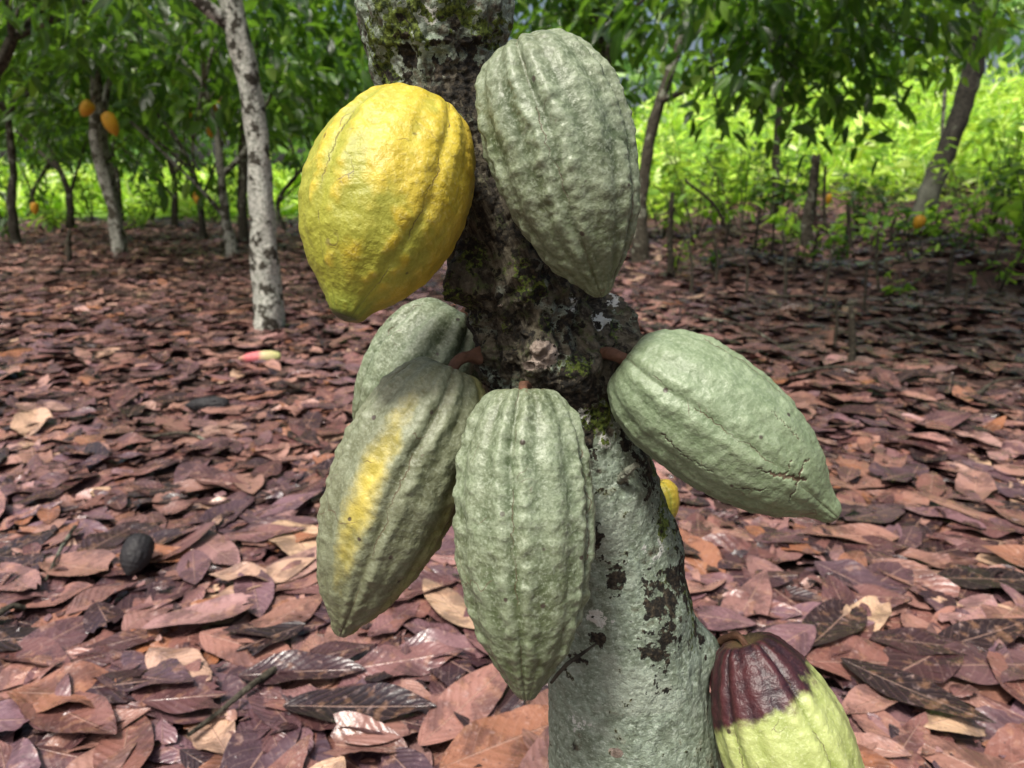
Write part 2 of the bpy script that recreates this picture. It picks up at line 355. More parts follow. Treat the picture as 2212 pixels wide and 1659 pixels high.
def pod_mesh(name, L, R, roll=0., ridge=.06, wart=.0022, prof=PROF, nth=240, nt=220, bend=0., seed=0., detail=True, cracks=None):
    tt = np.linspace(0, 1, nt); tt = .5-.5*np.cos(np.pi*tt); tt = .35*np.linspace(0, 1, nt)+.65*tt
    fine = np.linspace(0, 1, 1200); pr = np.interp(fine, [p[0] for p in prof], [p[1] for p in prof])
    k = np.hanning(61); k /= k.sum(); sp = np.convolve(np.pad(pr, 30, mode='edge'), k, 'valid')
    wgt = np.clip(np.minimum(fine, 1-fine)/.03, 0, 1); pr = pr*(1-wgt)+sp*wgt
    rad = np.interp(tt, fine, pr)*R
    u = np.linspace(0, 1, nth+1)
    T, U = np.meshgrid(tt, u, indexing='ij')
    ang = 2*np.pi*(U-.5)
    wob = .10*np.sin(T*7+seed)+.05*np.sin(T*15+seed*2)
    x = (U*5+roll+wob*.35) % 1.0
    g = lambda c, s: np.exp(-(((x-c+.5) % 1-.5)/s)**2)
    f = g(.14, .075)+g(.86, .075)+.5*g(.5, .12)-1.0*g(0, .045)-.4*g(.32, .06)-.4*g(.68, .06)
    env = .6+.5*np.exp(-((T-.12)/.2)**2)+.2*sm((T-.7)/.3)
    r = rad[:, None]*(1+ridge*env*f)
    rel = .5+.27*f*min(1, ridge/.05)
    ck = np.zeros_like(r)
    if cracks:
        X2 = (U-.5)*2*np.pi*R*np.maximum(rad/R, .05)[:, None]; Y2 = T*L
        X2 = X2+.0007*np.sin(Y2*900)+.0006*np.sin(Y2*2100+1); Y2 = Y2+.0008*np.sin(X2*800+2)
        for (x0, y0, x1, y1, w) in cracks:
            a = np.array([x0, y0*L]); b = np.array([x1, y1*L]); ab = b-a
            t = np.clip(((X2-a[0])*ab[0]+(Y2-a[1])*ab[1])/(ab@ab), 0, 1)
            d = np.hypot(X2-a[0]-t*ab[0], Y2-a[1]-t*ab[1])
            ck = np.maximum(ck, np.clip(1.2-d/w, 0, 1))
    if detail:
        d = np.zeros_like(r)
        flank = .30+.75*np.clip(g(.16, .11)+g(.84, .11)+.5*g(.5, .13), 0, 1)
        cx, sx = np.sin(ang), -np.cos(ang)
        sd = Vector((seed*3.1, seed*1.7, seed))
        for i in range(nt):
            z = -tt[i]*L
            for j in range(nth):
                p = Vector((cx[i, j]*r[i, j], sx[i, j]*r[i, j], z*1.15))
                a = noise.noise(p*94+sd); b = noise.noise(p*215+sd*2)
                q = max(a, -.2)*1.25+.5*b
                lo = noise.noise(p*28+sd)
                d[i, j] = q*flank[i, j]+.55*lo
            d[i, nth] = d[i, 0]
        fade = np.minimum(1, np.minimum(T/.06, (1-T)/.05))
        r = r+d*wart*fade-.0010*ck
        rel = rel+.55*d*min(1, wart/.0018)
    X = r*np.sin(ang)+bend*L*np.sin(np.pi*T); Y = -r*np.cos(ang); Z = -T*L
    Z = Z-.012*np.exp(-(r/(R*.28))**2)*(T < .2)*(R/.05)
    V = np.stack([X, Y, Z], -1); V[:, -1] = V[:, 0]
    me = np_mesh(name, V.reshape(-1, 3), grid_quads(nt, nth+1), np.stack([U, T], -1).reshape(-1, 2),
                 {'relief': np.clip(rel, 0, 1).ravel(), 'roll': np.full(rel.size, roll), 'crack': ck.ravel()})
    return me
CAM = Vector((0, 0, CAMH))
def frame(top, tip, face=None):
    Z = (top-tip).normalized(); mid = (top+tip)/2
    F = ((CAM if face is None else face)-mid); F = (F-Z*F.dot(Z)).normalized(); S = Z.cross(F)
    m = Matrix((S, -F, Z)).transposed().to_4x4(); m.translation = top
    return m
def pod(top, tip, R, mat, label, stalk_to=None, group='cacao pods growing on the trunk', sr=1., **k):
    L = (top-tip).length
    ob = add('cacao_pod', pod_mesh('cacao_pod', L, R, **k), None, PM[mat], label=label, category='cacao pod', group=group)
    ob.matrix_world = frame(top, tip)
    if stalk_to is not None:
        mi = ob.matrix_world.inverted(); e = mi @ stalk_to
        s0 = Vector((0, 0, -.014))
        v, q, uvs = tube([s0, s0*.3+e*.15+Vector((0, 0, .002)), s0*.1+e*.6+Vector((0, 0, .002)), e], [.0042*sr, .0046*sr, .0055*sr, .0075*sr], 14, 16, .2, 90)
        add('stem', np_mesh('stem', v, q, uvs), ob, MAT_STALK)
    return ob

pod(at(922, 222, .515), at(744, 694, .485), .0552, 'yellow', 'large ripe yellow cacao pod tinged with green, hanging on the trunk', at(985, 255, .57), roll=.15, ridge=.028, wart=.0011, prof=PROF_Y, seed=1.3, bend=-.02)
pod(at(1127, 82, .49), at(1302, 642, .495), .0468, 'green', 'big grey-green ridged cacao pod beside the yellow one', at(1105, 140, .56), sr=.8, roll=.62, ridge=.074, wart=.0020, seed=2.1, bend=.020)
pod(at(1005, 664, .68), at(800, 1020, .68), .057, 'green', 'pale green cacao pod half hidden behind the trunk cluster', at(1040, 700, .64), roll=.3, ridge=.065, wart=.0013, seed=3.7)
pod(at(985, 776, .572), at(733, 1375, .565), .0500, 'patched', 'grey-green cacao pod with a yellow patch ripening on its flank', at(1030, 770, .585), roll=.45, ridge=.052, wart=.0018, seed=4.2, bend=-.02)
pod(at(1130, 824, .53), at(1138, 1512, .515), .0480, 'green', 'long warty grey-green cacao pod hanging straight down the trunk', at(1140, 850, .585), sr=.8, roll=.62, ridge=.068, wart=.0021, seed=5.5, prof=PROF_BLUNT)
pod(at(1335, 762, .555), at(1812, 1120, .53), .0485, 'smooth', 'smooth pale green cracked cacao pod sticking out sideways', at(1280, 765, .585), roll=.5, ridge=.034, wart=.0011, seed=6.1, prof=PROF_NIP, bend=.012, nth=420, nt=360,
    cracks=[(-.008, .63, -.006, .66, .0007), (-.006, .66, -.001, .72, .0014), (-.001, .72, .004, .765, .0020), (.004, .765, .006, .79, .0010), (.004, .765, -.012, .79, .0006), (.004, .765, .012, .745, .0010), (.012, .745, .020, .75, .0006), (-.001, .72, .010, .70, .0005), (-.03, .3, -.034, .42, .0006), (-.034, .42, -.030, .52, .0005), (.03, .55, .026, .68, .0005), (-.03, .62, -.016, .70, .0005)])
pod(at(1600, 1362, .63), at(1830, 1950, .60), .0540, 'maroon', 'yellow-green cacao pod with a dark maroon stem end', at(1545, 1395, .67), sr=.6, roll=.1, ridge=.036, wart=.0010, seed=7.9, prof=PROF_NARROW)
pod(at(1420, 1035, .78), at(1440, 1135, .78), .0185, 'yellow', 'small yellow cacao pod mostly hidden behind the trunk', at(1385, 1010, .72), roll=.1, ridge=.03, wart=.0008, seed=8.9, nth=90, nt=80)

# ---------------------------------------------------------------- main trunk
def main_tree():
    ctrl = [(1010, -900, .52, 95), (985, -600, .53, 110), (955, -300, .545, 135), (942, 0, .56, 164), (950, 140, .575, 142), (985, 280, .585, 132), (1045, 430, .595, 124), (1112, 560, .60, 126), (1162, 690, .61, 138), (1200, 800, .62, 140),
            (1235, 920, .63, 142), (1275, 1050, .635, 142), (1312, 1200, .65, 150), (1340, 1370, .66, 163), (1358, 1520, .67, 172), (1375, 1700, .69, 186)]
    pts = [at(a, b, c) for a, b, c, _ in ctrl]; rad = [w*c/1609 for _, _, c, w in ctrl]
    low = pts[-1]
    pts += [Vector((low.x+.03, low.y+.01, .22)), Vector((low.x+.045, low.y+.01, .05)), Vector((low.x+.05, low.y+.01, -.05))]; rad += [.092, .115, .15]
    base = Vector((pts[-2].x, pts[-2].y, 0.))
    n, ns = 640, 230
    S = spline([tuple(p)+(r,) for p, r in zip(pts, rad)], n)
    C, R = S[:, :3], S[:, 3]
    T = nrm(np.gradient(C, axis=0)); A = nrm(np.cross(T, np.array([0, 1., 0]))); B = np.cross(T, A)
    th = np.linspace(0, 2*np.pi, ns+1)
    D = A[:, None]*np.cos(th)[None, :, None]+B[:, None]*np.sin(th)[None, :, None]
    V = C[:, None]+D*R[:, None, None]
    s = np.concatenate([[0], np.cumsum(np.linalg.norm(np.diff(C, axis=0), axis=1))])
    def gb(px, py, d, rr):
        p = np.array(at(px, py, d)); return np.exp(-(np.linalg.norm(V-p, axis=-1)/rr)**2)
    bumps = .040*gb(1000, 610, .565, .017)+.018*gb(1015, 685, .565, .012)+.016*gb(1255, 800, .56, .017)+.024*gb(1315, 755, .60, .015)+.010*gb(1170, 770, .55, .016)+.012*gb(1240, 850, .56, .015)+.014*gb(1030, 770, .57, .013)
    bumps = bumps+.018*gb(1525, 1400, .66, .02)+.006*gb(1290, 1150, .58, .014)+.006*gb(1075, 655, .545, .014)+.008*gb(1180, 1460, .62, .015)+.012*gb(1350, 1060, .60, .011)+.016*gb(1315, 680, .6, .015)+.008*gb(1120, 560, .55, .02)
    bumps = bumps-.012*gb(1110, 730, .55, .014)-.010*gb(1190, 850, .56, .014)-.010*gb(1060, 560, .55, .014)-.007*gb(1300, 870, .60, .016)-.012*gb(1200, 690, .55, .012)+.006*gb(1440, 1180, .63, .02)+.006*gb(1420, 1340, .61, .02)-.010*gb(1250, 730, .56, .01)
    nb = np.zeros(V.shape[:2])
    zm = at(1150, 680, .6).z
    rough = .40+1.7*np.exp(-((C[:, 2]-zm)/.09)**2)+.75*sm((C[:, 2]-zm-.1)/.1)
    for i in range(n):
        for j in range(ns):
            p = Vector(V[i, j])
            q = Vector((p.x, p.y, p.z*.3))
            a = noise.noise(p*75); b = noise.noise(p*170)
            nb[i, j] = (.0030*noise.noise(p*22)+.0027*a+.0018*(1-2*abs(b))+.0030*noise.noise(q*130))*rough[i]
        nb[i, ns] = nb[i, 0]
    V = V+D*(nb+bumps)[..., None]
    def patch(lst, k=1.):
        o = np.zeros(V.shape[:2])
        for px, py, d, rx, ry in lst:
            p = np.array(at(px, py, d)); dv = V-p
            q = np.sqrt((dv[..., 0]/rx)**2+(dv[..., 1]/(rx*1.3))**2+(dv[..., 2]/ry)**2)
            o = np.maximum(o, np.clip(1.25-q*.75, 0, 1))
        return o
    zz = C[:, 2]
    zof = lambda py, d=.6: at(1100, py, d).z
    band = lambda a, b, e=.02: sm((zz-zof(b))/e+.5)*sm((zof(a)-zz)/e+.5)
    one = np.ones((1, ns+1))
    pale = .14+.76*band(900, 3000, .26)[:, None]*one+.50*band(-3000, 220, .08)[:, None]*one
    dark = .42*band(230, 860, .16)[:, None]*one
    dark = np.maximum(dark, patch([(1425, 1310, .61, .022, .038), (1405, 1390, .61, .018, .030), (1275, 1165, .58, .010, .018), (1455, 1240, .64, .016, .06), (1240, 850, .56, .03, .02), (1230, 1440, .60, .016, .005), (1310, 1070, .60, .01, .006), (1010, 90, .52, .020, .007), (1000, 180, .53, .03, .02), (880, 120, .53, .008, .03), (1490, 1400, .65, .012, .03), (1340, 980, .6, .010, .025), (1390, 1060, .61, .012, .04), (1250, 950, .58, .014, .025), (1330, 1250, .59, .008, .01), (1290, 1380, .6, .008, .006)])*.85)
    moss = patch([(860, 60, .52, .022, .035), (830, 170, .54, .02, .04), (990, 20, .51, .02, .014), (900, 10, .52, .02, .012), (1240, 800, .545, .020, .018), (1270, 850, .56, .014, .014), (1430, 1130, .63, .022, .05), (1470, 1290, .64, .018, .045), (1000, 700, .56, .020, .03), (1060, 60, .53, .02, .02), (1440, 1270, .60, .014, .02), (960, 650, .55, .016, .028), (1080, 720, .55, .016, .016), (1150, 620, .55, .018, .016), (1310, 720, .59, .014, .014), (1020, 560, .56, .014, .02), (1290, 900, .58, .018, .024), (1190, 700, .55, .014, .014), (1400, 1040, .62, .014, .035), (1120, 580, .55, .014, .014)])*.78
    white = patch([(1240, 650, .56, .006, .008), (1305, 680, .57, .009, .012), (1400, 1180, .61, .013, .014), (1000, 55, .51, .012, .005), (1380, 1100, .61, .008, .02), (925, 30, .51, .01, .01), (1265, 900, .57, .008, .01), (1440, 1400, .63, .008, .03), (1300, 950, .58, .008, .012), (1330, 640, .59, .008, .012), (1290, 1330, .6, .01, .008), (1470, 1500, .64, .012, .012), (1250, 1560, .62, .01, .01)])*.85
    disc = patch([(1078, 668, .535, .0115, .012), (1055, 615, .54, .008, .008), (1175, 775, .54, .018, .014), (1045, 640, .54, .006, .006), (1330, 1630, .6, .006, .004), (1130, 800, .55, .012, .006)])
    dark = dark*(1-.9*disc)*(1-.9*white)
    moss = moss*(1-disc)
    v = V.reshape(-1, 3)-np.array(base)
    uv = np.stack(np.broadcast_arrays(th[None]/(2*np.pi), s[:, None]), -1).reshape(-1, 2)
    me = np_mesh('trunk', v, grid_quads(n, ns+1), uv, {'pale': pale.ravel(), 'dark': dark.ravel(), 'moss': moss.ravel(), 'white': white.ravel(), 'disc': disc.ravel()})
    root = add('cacao_tree', None, loc=base, label='cacao tree with mossy lichen-covered trunk carrying a cluster of pods', category='tree')
    add('trunk', me, root, mat_main_bark())
    v, q, u_ = tube([at(1330, 1060, .60)-base, at(1345, 1030, .575)-base, at(1372, 1005, .565)-base, at(1384, 1008, .56)-base], [.004, .003, .0022, .001], 10, 20, .2, 80)
    add('twig', np_mesh('twig', v, q, u_), root, BK_DARK)
    v, q, u_ = tube([at(1190, 1475, .60)-base, at(1220, 1440, .59)-base, at(1260, 1410, .59)-base, at(1295, 1385, .60)-base], [.001, .0016, .0013, .0006], 10, 20, .3, 80)
    add('twig', np_mesh('twig', v, q, u_), root, BK_DARK)
    return root, base, Vector(C[0])
ROOT, TBASE, TTOP = main_tree()

# ---------------------------------------------------------------- crowns and trees
def crown_mesh(name, rx, rz, ncl, per, seed, L0=.12, L1=.30):
    r = np.random.default_rng(seed)
    d = nrm(r.normal(size=(ncl, 3))); c = d*(r.uniform(0, 1, (ncl, 1))**.45)*np.array([rx, rx, rz])
    c[:, 2] += .15*rx*np.sin(c[:, 0]*3+seed)
    sp = np.repeat(r.uniform(.10, .28, (ncl, 1)), per, 0)
    P = np.repeat(c, per, 0)+r.normal(size=(ncl*per, 3))*np.array([1, 1, .6])*sp
    out = np.repeat(nrm(c*np.array([1, 1, .3])), per, 0)
    D = out*.5+r.normal(size=P.shape)*.8; D[:, 2] = D[:, 2]*.5-r.uniform(.1, 1.1, len(P))
    N = np.array([0, 0, 1.])+r.normal(size=P.shape)*.5
    L = r.uniform(L0, L1, len(P))
    v, q, u = leaves(P, D, N, L, L*r.uniform(.3, .44, len(P)), 5, 3, -.22, .16, r=r)
    return np_mesh(name, v, q, u), c
CR = [crown_mesh('crown', 1.9, 1.15, 74, 20, 11+i) for i in range(3)]
CRS = [crown_mesh('crown', 1.3, .8, 46, 17, 31+i) for i in range(2)]
for me, _ in CR+CRS[:1]: me.materials.append(MAT_CROWN)
CRS[1][0].materials.append(MAT_CROWN_LIGHT)
tree_i = [0]
def tree(path, radii, bark, label, crown=None, cpos=None, cs=1., forks=6, kind='cacao_tree', extra=(), more=()):
    tree_i[0] += 1; k = tree_i[0]
    r = np.random.default_rng(100+k)
    b = Vector(path[0]); base = Vector((b.x, b.y, float(H(b.x, b.y))))
    rel = [Vector(p)-base for p in path]; rel[0].z = -.1
    fl = [radii[0]*1.25]+list(radii[1:])
    parts = [tube(rel, fl, 18, 46, .18, 5., k*1.7)]
    for pth, rr in extra:
        parts.append(tube([Vector(p)-base for p in pth], rr, 12, 26, .15, 6., k))
    root = add(kind, None, loc=base, label=label, category='tree', group='cacao trees of the plantation')
    crs = ([(crown, cpos, cs)] if crown is not None else [])+list(more)
    for (cr, cq, s) in crs:
        me, cl = cr; a = k*2.4; Rz = np.array([[math.cos(a), -math.sin(a), 0], [math.sin(a), math.cos(a), 0], [0, 0, 1]])
        cl = cl @ Rz.T
        cp = Vector(cq)-base; s0 = rel[-1]
        idx = r.choice(len(cl), forks, replace=False)
        for i in idx:
            e = cp+Vector(cl[i])*s; mid = s0.lerp(e, .5)+Vector((0, 0, .12*s))+Vector(r.normal(size=3)*.1)
            parts.append(tube([s0, mid, e], [radii[-1]*.7, radii[-1]*.42, .008], 8, 14, .12, 6, k))
            for j in range(2):
                e2 = cp+Vector(cl[r.integers(len(cl))])*s; e2 = mid.lerp(e2, .6)
                parts.append(tube([mid, mid.lerp(e2, .5)+Vector((0, 0, .08)), e2], [radii[-1]*.38, radii[-1]*.22, .005], 6, 10, .1, 6, k))
        c = add('crown', me, root, None)
        c.location = cp; c.scale = (s,)*3; c.rotation_euler = (0, 0, a)
    v, q, u = join(parts)
    add('trunk', np_mesh('trunk', v, q, u), root, bark)
    return root
def dpt(px, py, y):
    b = (829.5-py)/1609.0; d = y/(CP+SP*b); return at(px, py, d)
def pathpx(pts):
    g = gp(*pts[0]); return [Vector((g.x, g.y, 0))]+[dpt(a, b, g.y) for a, b in pts[1:]], g.y
p, y = pathpx([(580, 718), (576, 600), (568, 470), (556, 330), (541, 200), (518, 90), (490, -20), (465, -120)])
tree(p, [.086, .086, .080, .074, .070, .070, .066, .06], BK_WHITE, 'slim cacao tree with white lichen-blotched bark', CR[0], (p[-1].x-.2, y+.5, 3.25), .9,
     extra=[([dpt(505, 60, y), dpt(430, 0, y-.1), dpt(380, -60, y-.1)], [.05, .04, .03])])
p, y = pathpx([(262, 553), (245, 450), (214, 340), (208, 220), (205, 110), (185, 0), (170, -60)])
f = [dpt(258, 500, y), dpt(240, 380, y+.1), dpt(225, 300, y+.1), dpt(235, 180, y+.2), dpt(300, 60, y+.3)]
tree(p, [.095, .08, .085, .07, .06, .055, .05], BK_GREY, 'grey forked cacao tree with yellow pods on the trunk', CR[1], (p[-1].x-.2, y, 3.1), 1.05, extra=[(f, [.05, .055, .045, .035, .025])])
for k, (pp, rr, bk) in enumerate([
    ([(505, 556), (488, 470), (478, 380), (470, 300), (440, 180)], [.07, .06, .05, .045, .04], BK_GREY),
    ([(440, 520), (432, 440), (415, 370), (380, 300), (330, 230)], [.06, .05, .045, .04, .035], BK_DARK),
    ([(375, 492), (378, 430), (375, 380), (350, 320), (300, 260)], [.07, .06, .055, .05, .04], BK_DARK),
    ([(150, 500), (150, 430), (130, 370), (100, 310), (60, 240)], [.075, .065, .055, .05, .04], BK_DARK),
    ([(60, 478), (70, 420), (95, 370), (120, 330), (160, 270)], [.06, .055, .05, .045, .04], BK_DARK),
    ([(620, 500), (600, 440), (640, 380), (690, 320), (700, 260)], [.045, .045, .04, .035, .03], BK_DARK),
    ]):
    p, y = pathpx(pp)
    e1 = [p[2], p[2].lerp(p[3], .6)+Vector((.35*(-1)**k, .1, .1)), p[4]+Vector((.9*(-1)**k, .2, .1))]
    e2 = [p[1], p[1].lerp(p[2], .6)+Vector((-.3*(-1)**k, -.1, .1)), p[3]+Vector((-1.0*(-1)**k, -.2, .2))]
    tree(p, rr, bk, 'dark slender cacao tree standing on the leaf litter', CR[k % 3], (p[-1].x+.2*(-1)**k, y, 2.42+.22*(k % 3)), 1.1, extra=[(e1, [rr[2]*.8, rr[3]*.7, .02]), (e2, [rr[2]*.7, rr[3]*.5, .015])])
# right-hand trees
p, y = pathpx([(1385, 565), (1382, 460), (1398, 330), (1425, 220), (1470, 90), (1490, 0)])
c1 = dpt(1570, 30, 7.2); c2 = dpt(1770, 90, 7.6); c3 = dpt(1950, 0, 9.0)
tree(p, [.10, .085, .07, .06, .055, .05], BK_DARK, 'leaning cacao tree with broad hanging leafy crown', CRS[0], c1, .95, more=[(CRS[0], c2, .85), (CRS[1], c3, .85)],
     extra=[([p[3], dpt(1500, 180, y-.6), dpt(1620, 60, y-1.2)], [.04, .03, .015])])
p, y = pathpx([(1345, 520), (1340, 400), (1325, 250), (1305, 100), (1300, 0)])
tree(p, [.10, .10, .095, .09, .08], BK_DARK, 'dark cacao tree behind the pod cluster', CR[0], (p[-1].x-.2, y, 3.7), 1.0)
p, y = pathpx([(1985, 505), (2005, 420), (2055, 300), (2098, 160), (2112, 60), (2116, -30), (2110, -160)])
f = [dpt(2098, 160, y), dpt(2125, 80, y), dpt(2145, 0, y+.2), dpt(2160, -120, y+.2)]
tree(p, [.20, .19, .18, .18, .16, .14, .12], BK_SHADE, 'dark leaning shade tree with pale lichen on its lower bark', CR[1], (p[-1].x+.4, y, 7.4), 1.3, kind='shade_tree', extra=[(f, [.12, .1, .09, .07])])
for (x, y, z, s, i, cx) in [(-5.9, 7.4, 3.0, .85, 1, -4.0), (-8.2, 12.5, 3.1, 1.2, 0, -7.9), (-4.6, 13, 3.3, 1.1, 1, -4.3), (-1.6, 11, 3.5, 1., 2, -1.6),
                        (-6.4, 18, 3.0, 1.25, 0, -6.2), (-10., 19.5, 2.9, 1.3, 2, -10.), (-2.6, 20, 3.0, 1.25, 1, -2.8), (1.4, 12.2, 4.2, 1.05, 1, 1.5), (4.4, 12.8, 4.3, 1.1, 0, 4.3), (7.9, 10.8, 4.1, .9, 1, 7.2),
                        (3.6, 2.4, 3.6, .95, 2, 2.2), (5.6, 5.4, 4.3, 1.15, 0, 3.6), (7.2, 7.6, 4.6, 1.15, 1, 5.6), (5.2, 3.6, 3.9, 1.05, 1, 4.3), (9.5, 9., 4.9, 1.2, 2, 8.2)]:  # this row: unseen trees, added so their crowns shade the right-hand litter
    h = float(H(x, y)); cy = y+(1. if x > 3 and y < 4 else 0)
    tree([(x, y, h), (x+(cx-x)*.1, y, h+.6), (x+(cx-x)*.3, y+.1, h+1.2), (x+(cx-x)*.7, (y+cy)/2, z-.9*s)], [.075, .065, .06, .045], BK_DARK, 'dark slender cacao tree standing on the leaf litter', CR[i], (cx, cy, z), s)

def stake(pp, r0, bk, name, label, cat, group=None):
    p, yy = pathpx(pp); b = Vector((p[0].x, p[0].y, float(H(p[0].x, p[0].y)))); rel = [q-b for q in p]; rel[0].z = -.06
    v, q, u = tube(rel, list(np.linspace(r0, r0*.7, len(rel))), 12, 30, .25, 14, pp[0][0]*.1)
    nv = 13
    cap = np.repeat(v[-nv:].mean(0)[None], nv, 0)+np.array([0, 0, r0*.3]); v[-nv:, 2] += np.abs(np.sin(np.arange(nv)*2.))*r0*.9; v[-1] = v[-nv]
    q2 = grid_quads(2, nv)+(len(v)-nv)
    v = np.concatenate([v, cap]); q = np.concatenate([q, q2]); u = np.concatenate([u, u[-nv:]])
    k = dict(label=label, category=cat)
    if group: k['group'] = group
    add(name, np_mesh(name, v, q, u), None, bk, loc=b, **k)
stake([(1738, 560), (1745, 470), (1757, 400), (1762, 343)], .075, BK_DARK, 'tree_stump', 'tall broken grey tree stump at the field edge', 'tree stump')
for pp, r in [([(1785, 520), (1780, 440), (1783, 360)], .03), ([(1838, 560), (1834, 500), (1832, 447)], .035), ([(1660, 600), (1668, 540), (1672, 480)], .015), ([(1698, 640), (1697, 560), (1690, 500)], .016), ([(1840, 800), (1842, 740), (1838, 665)], .019),
              ([(2043, 668), (2050, 610), (2058, 540)], .022), ([(1590, 560), (1575, 500), (1540, 440), (1480, 390)], .025), ([(1552, 520), (1545, 470), (1530, 430)], .02), ([(1928, 560), (1925, 500), (1935, 470)], .02),
              ([(1870, 700), (1868, 650), (1872, 580)], .012), ([(1780, 640), (1792, 580), (1800, 530)], .014), ([(1610, 640), (1615, 590), (1605, 535)], .012), ([(1450, 600), (1448, 520), (1452, 420)], .035), ([(2160, 640), (2150, 560), (2165, 500)], .014), ([(150, 570), (148, 530), (150, 500)], .035),
              ([(1545, 620), (1550, 560), (1540, 500)], .014), ([(1900, 640), (1893, 560), (1897, 500)], .014), ([(1630, 580), (1632, 530), (1640, 470)], .02), ([(1720, 620), (1715, 590), (1725, 535)], .012), ([(1800, 760), (1808, 700), (1806, 650)], .009), ([(2110, 600), (2105, 540), (2100, 500)], .014),
              ([(1570, 590), (1566, 540), (1575, 480)], .018), ([(1960, 620), (1966, 570), (1955, 520)], .014), ([(1760, 600), (1757, 560), (1766, 500)], .016), ([(1490, 640), (1495, 590), (1488, 520)], .014), ([(2090, 700), (2085, 660), (2092, 610)], .012)]:
    stake(pp, r, BK_STEM, 'sapling_stem', 'thin dark leafless sapling stem rising from the litter', 'sapling', 'sapling stems in the leaf litter')
stake([(2030, 480), (2035, 300), (2045, 150), (2055, 0), (2060, -60)], .05, BK_GREY, 'bare_trunk', 'thin pale bare trunk standing in the green field', 'tree')

def shrub(x, y, h, rad, n, mat, label, seed):
    r = np.random.default_rng(seed); z0 = float(H(x, y)); small = h < .45
    root = add('shrub', None, loc=(x, y, z0), label=label, category='shrub', group='leafy shrubs along the field edge')
    parts = []; P = []
    for i in range(6):
        e = Vector((r.normal()*rad*.6, r.normal()*rad*.6, h*r.uniform(.6, 1)))
        parts.append(tube([(0, 0, -.05), e*.5+Vector((0, 0, .1*h)), e], [.006, .005, .003] if small else [.014, .01, .005], 6, 10, .1, 9))
        for j in range(n//6):
            P.append(np.array(e)*r.uniform(.35, 1.05)+r.normal(size=3)*np.array([.09, .09, .06])*(.35 if small else 1))
    v, q, u = join(parts); add('stem', np_mesh('stem', v, q, u), root, BK_DARK)
    P = np.array(P); D = r.normal(size=P.shape); D[:, 2] = D[:, 2]*.4-.2
    N = np.array([0, 0, 1.])+r.normal(size=P.shape)*.4
    L = r.uniform(.13, .26, len(P))*(.45 if small else 1)
    v, q, u = leaves(P, D, N, L, L*.42, 5, 3, -.25, .15, r=r)
    add('foliage', np_mesh('foliage', v, q, u), root, mat)
for i, (px, py, h, rad, n) in enumerate([(2190, 560, 1.3, .5, 110), (2120, 560, .8, .5, 80), (2010, 545, .6, .4, 60), (1950, 540, .5, .35, 50), (1600, 540, 1.4, .6, 120), (1500, 535, 1.5, .6, 110), (1680, 525, 1.3, .5, 90), (1560, 510, 1.6, .6, 120), (1430, 520, 1.2, .5, 70), (1850, 515, 1.2, .5, 60), (290, 495, .5, .4, 60), (120, 500, .6, .5, 70), (30, 520, .5, .4, 50), (690, 500, .9, .5, 70), (2210, 620, .8, .4, 70),
        (1640, 500, 2.0, .7, 120), (1760, 500, 1.6, .6, 100), (1470, 495, 2.2, .8, 140), (1900, 500, 1.2, .6, 80), (2090, 510, 1.6, .6, 90), (200, 480, 1.5, .8, 110), (330, 475, 1.4, .8, 100), (550, 485, 1.4, .8, 110), (10, 480, 1.6, .8, 100), (460, 478, 1.2, .8, 90), (1820, 545, .7, .4, 60), (1720, 545, .8, .4, 60), (100, 478, 1.5, .8, 100), (2160, 520, 1.8, .7, 120),
        (1455, 590, .4, .2, 30), (1540, 610, .3, .15, 24), (1650, 580, .4, .2, 30), (1730, 600, .3, .15, 24), (1810, 590, .42, .2, 36), (1890, 570, .42, .25, 36), (1980, 590, .4, .2, 30), (2060, 610, .35, .2, 30), (2150, 660, .35, .2, 30), (1940, 650, .22, .12, 18)]):
    g = gp(px, py); shrub(g.x, g.y, h, rad, n, MAT_CROWN_LIGHT if i % 3 else MAT_CROWN, 'small green seedling sprouting from the leaf litter' if h < .45 else 'low leafy green shrub at the edge of the litter', 500+i)

def field():
    r = np.random.default_rng(5); n = 30000
    x = r.uniform(-34, 34, n); y = 19+22*r.uniform(0, 1, n)**1.3
    edge = np.where(x > 1.5, 16.3, 22.5)+1.2*np.sin(x*.9)
    y = np.maximum(y, edge+r.uniform(0, 2.5, n)*r.uniform(0, 1, n))
    k = np.abs(x) < y*.85+2; x, y = x[k], y[k]; n = len(x)
    cl = np.sin(x*1.7+np.sin(y*1.1)*2)*np.sin(y*1.3+x*.6)
    hh = r.uniform(.0, 1.15, n)*(1+.95*cl)*np.where(x < 1.5, .7, 1.)
    P = np.stack([x, y, H(x, y)+hh*.9], 1)
    D = r.normal(size=(n, 3))*.8; D[:, 2] = r.uniform(-.1, 1.2, n)
    N = r.normal(size=(n, 3))*.8; N[:, 1] -= .5; N[:, 2] += .6
    L = r.uniform(.3, .8, n); W = r.uniform(.05, .11, n)
    br = (cl > .1) & (r.uniform(0, 1, n) < .7); L = np.where(br, L*.6, L*1.2); W = np.where(br, L*.5, W)
    v, q, u = leaves(P, D, N, L, W, 5, 2, -.40, .0, r=r)
    add('tall_grass', np_mesh('tall_grass', v, q, u), None, MAT_FIELD, kind='stuff', label='bright green sunlit tall grass and broad-leaved weeds', category='grass')
field()
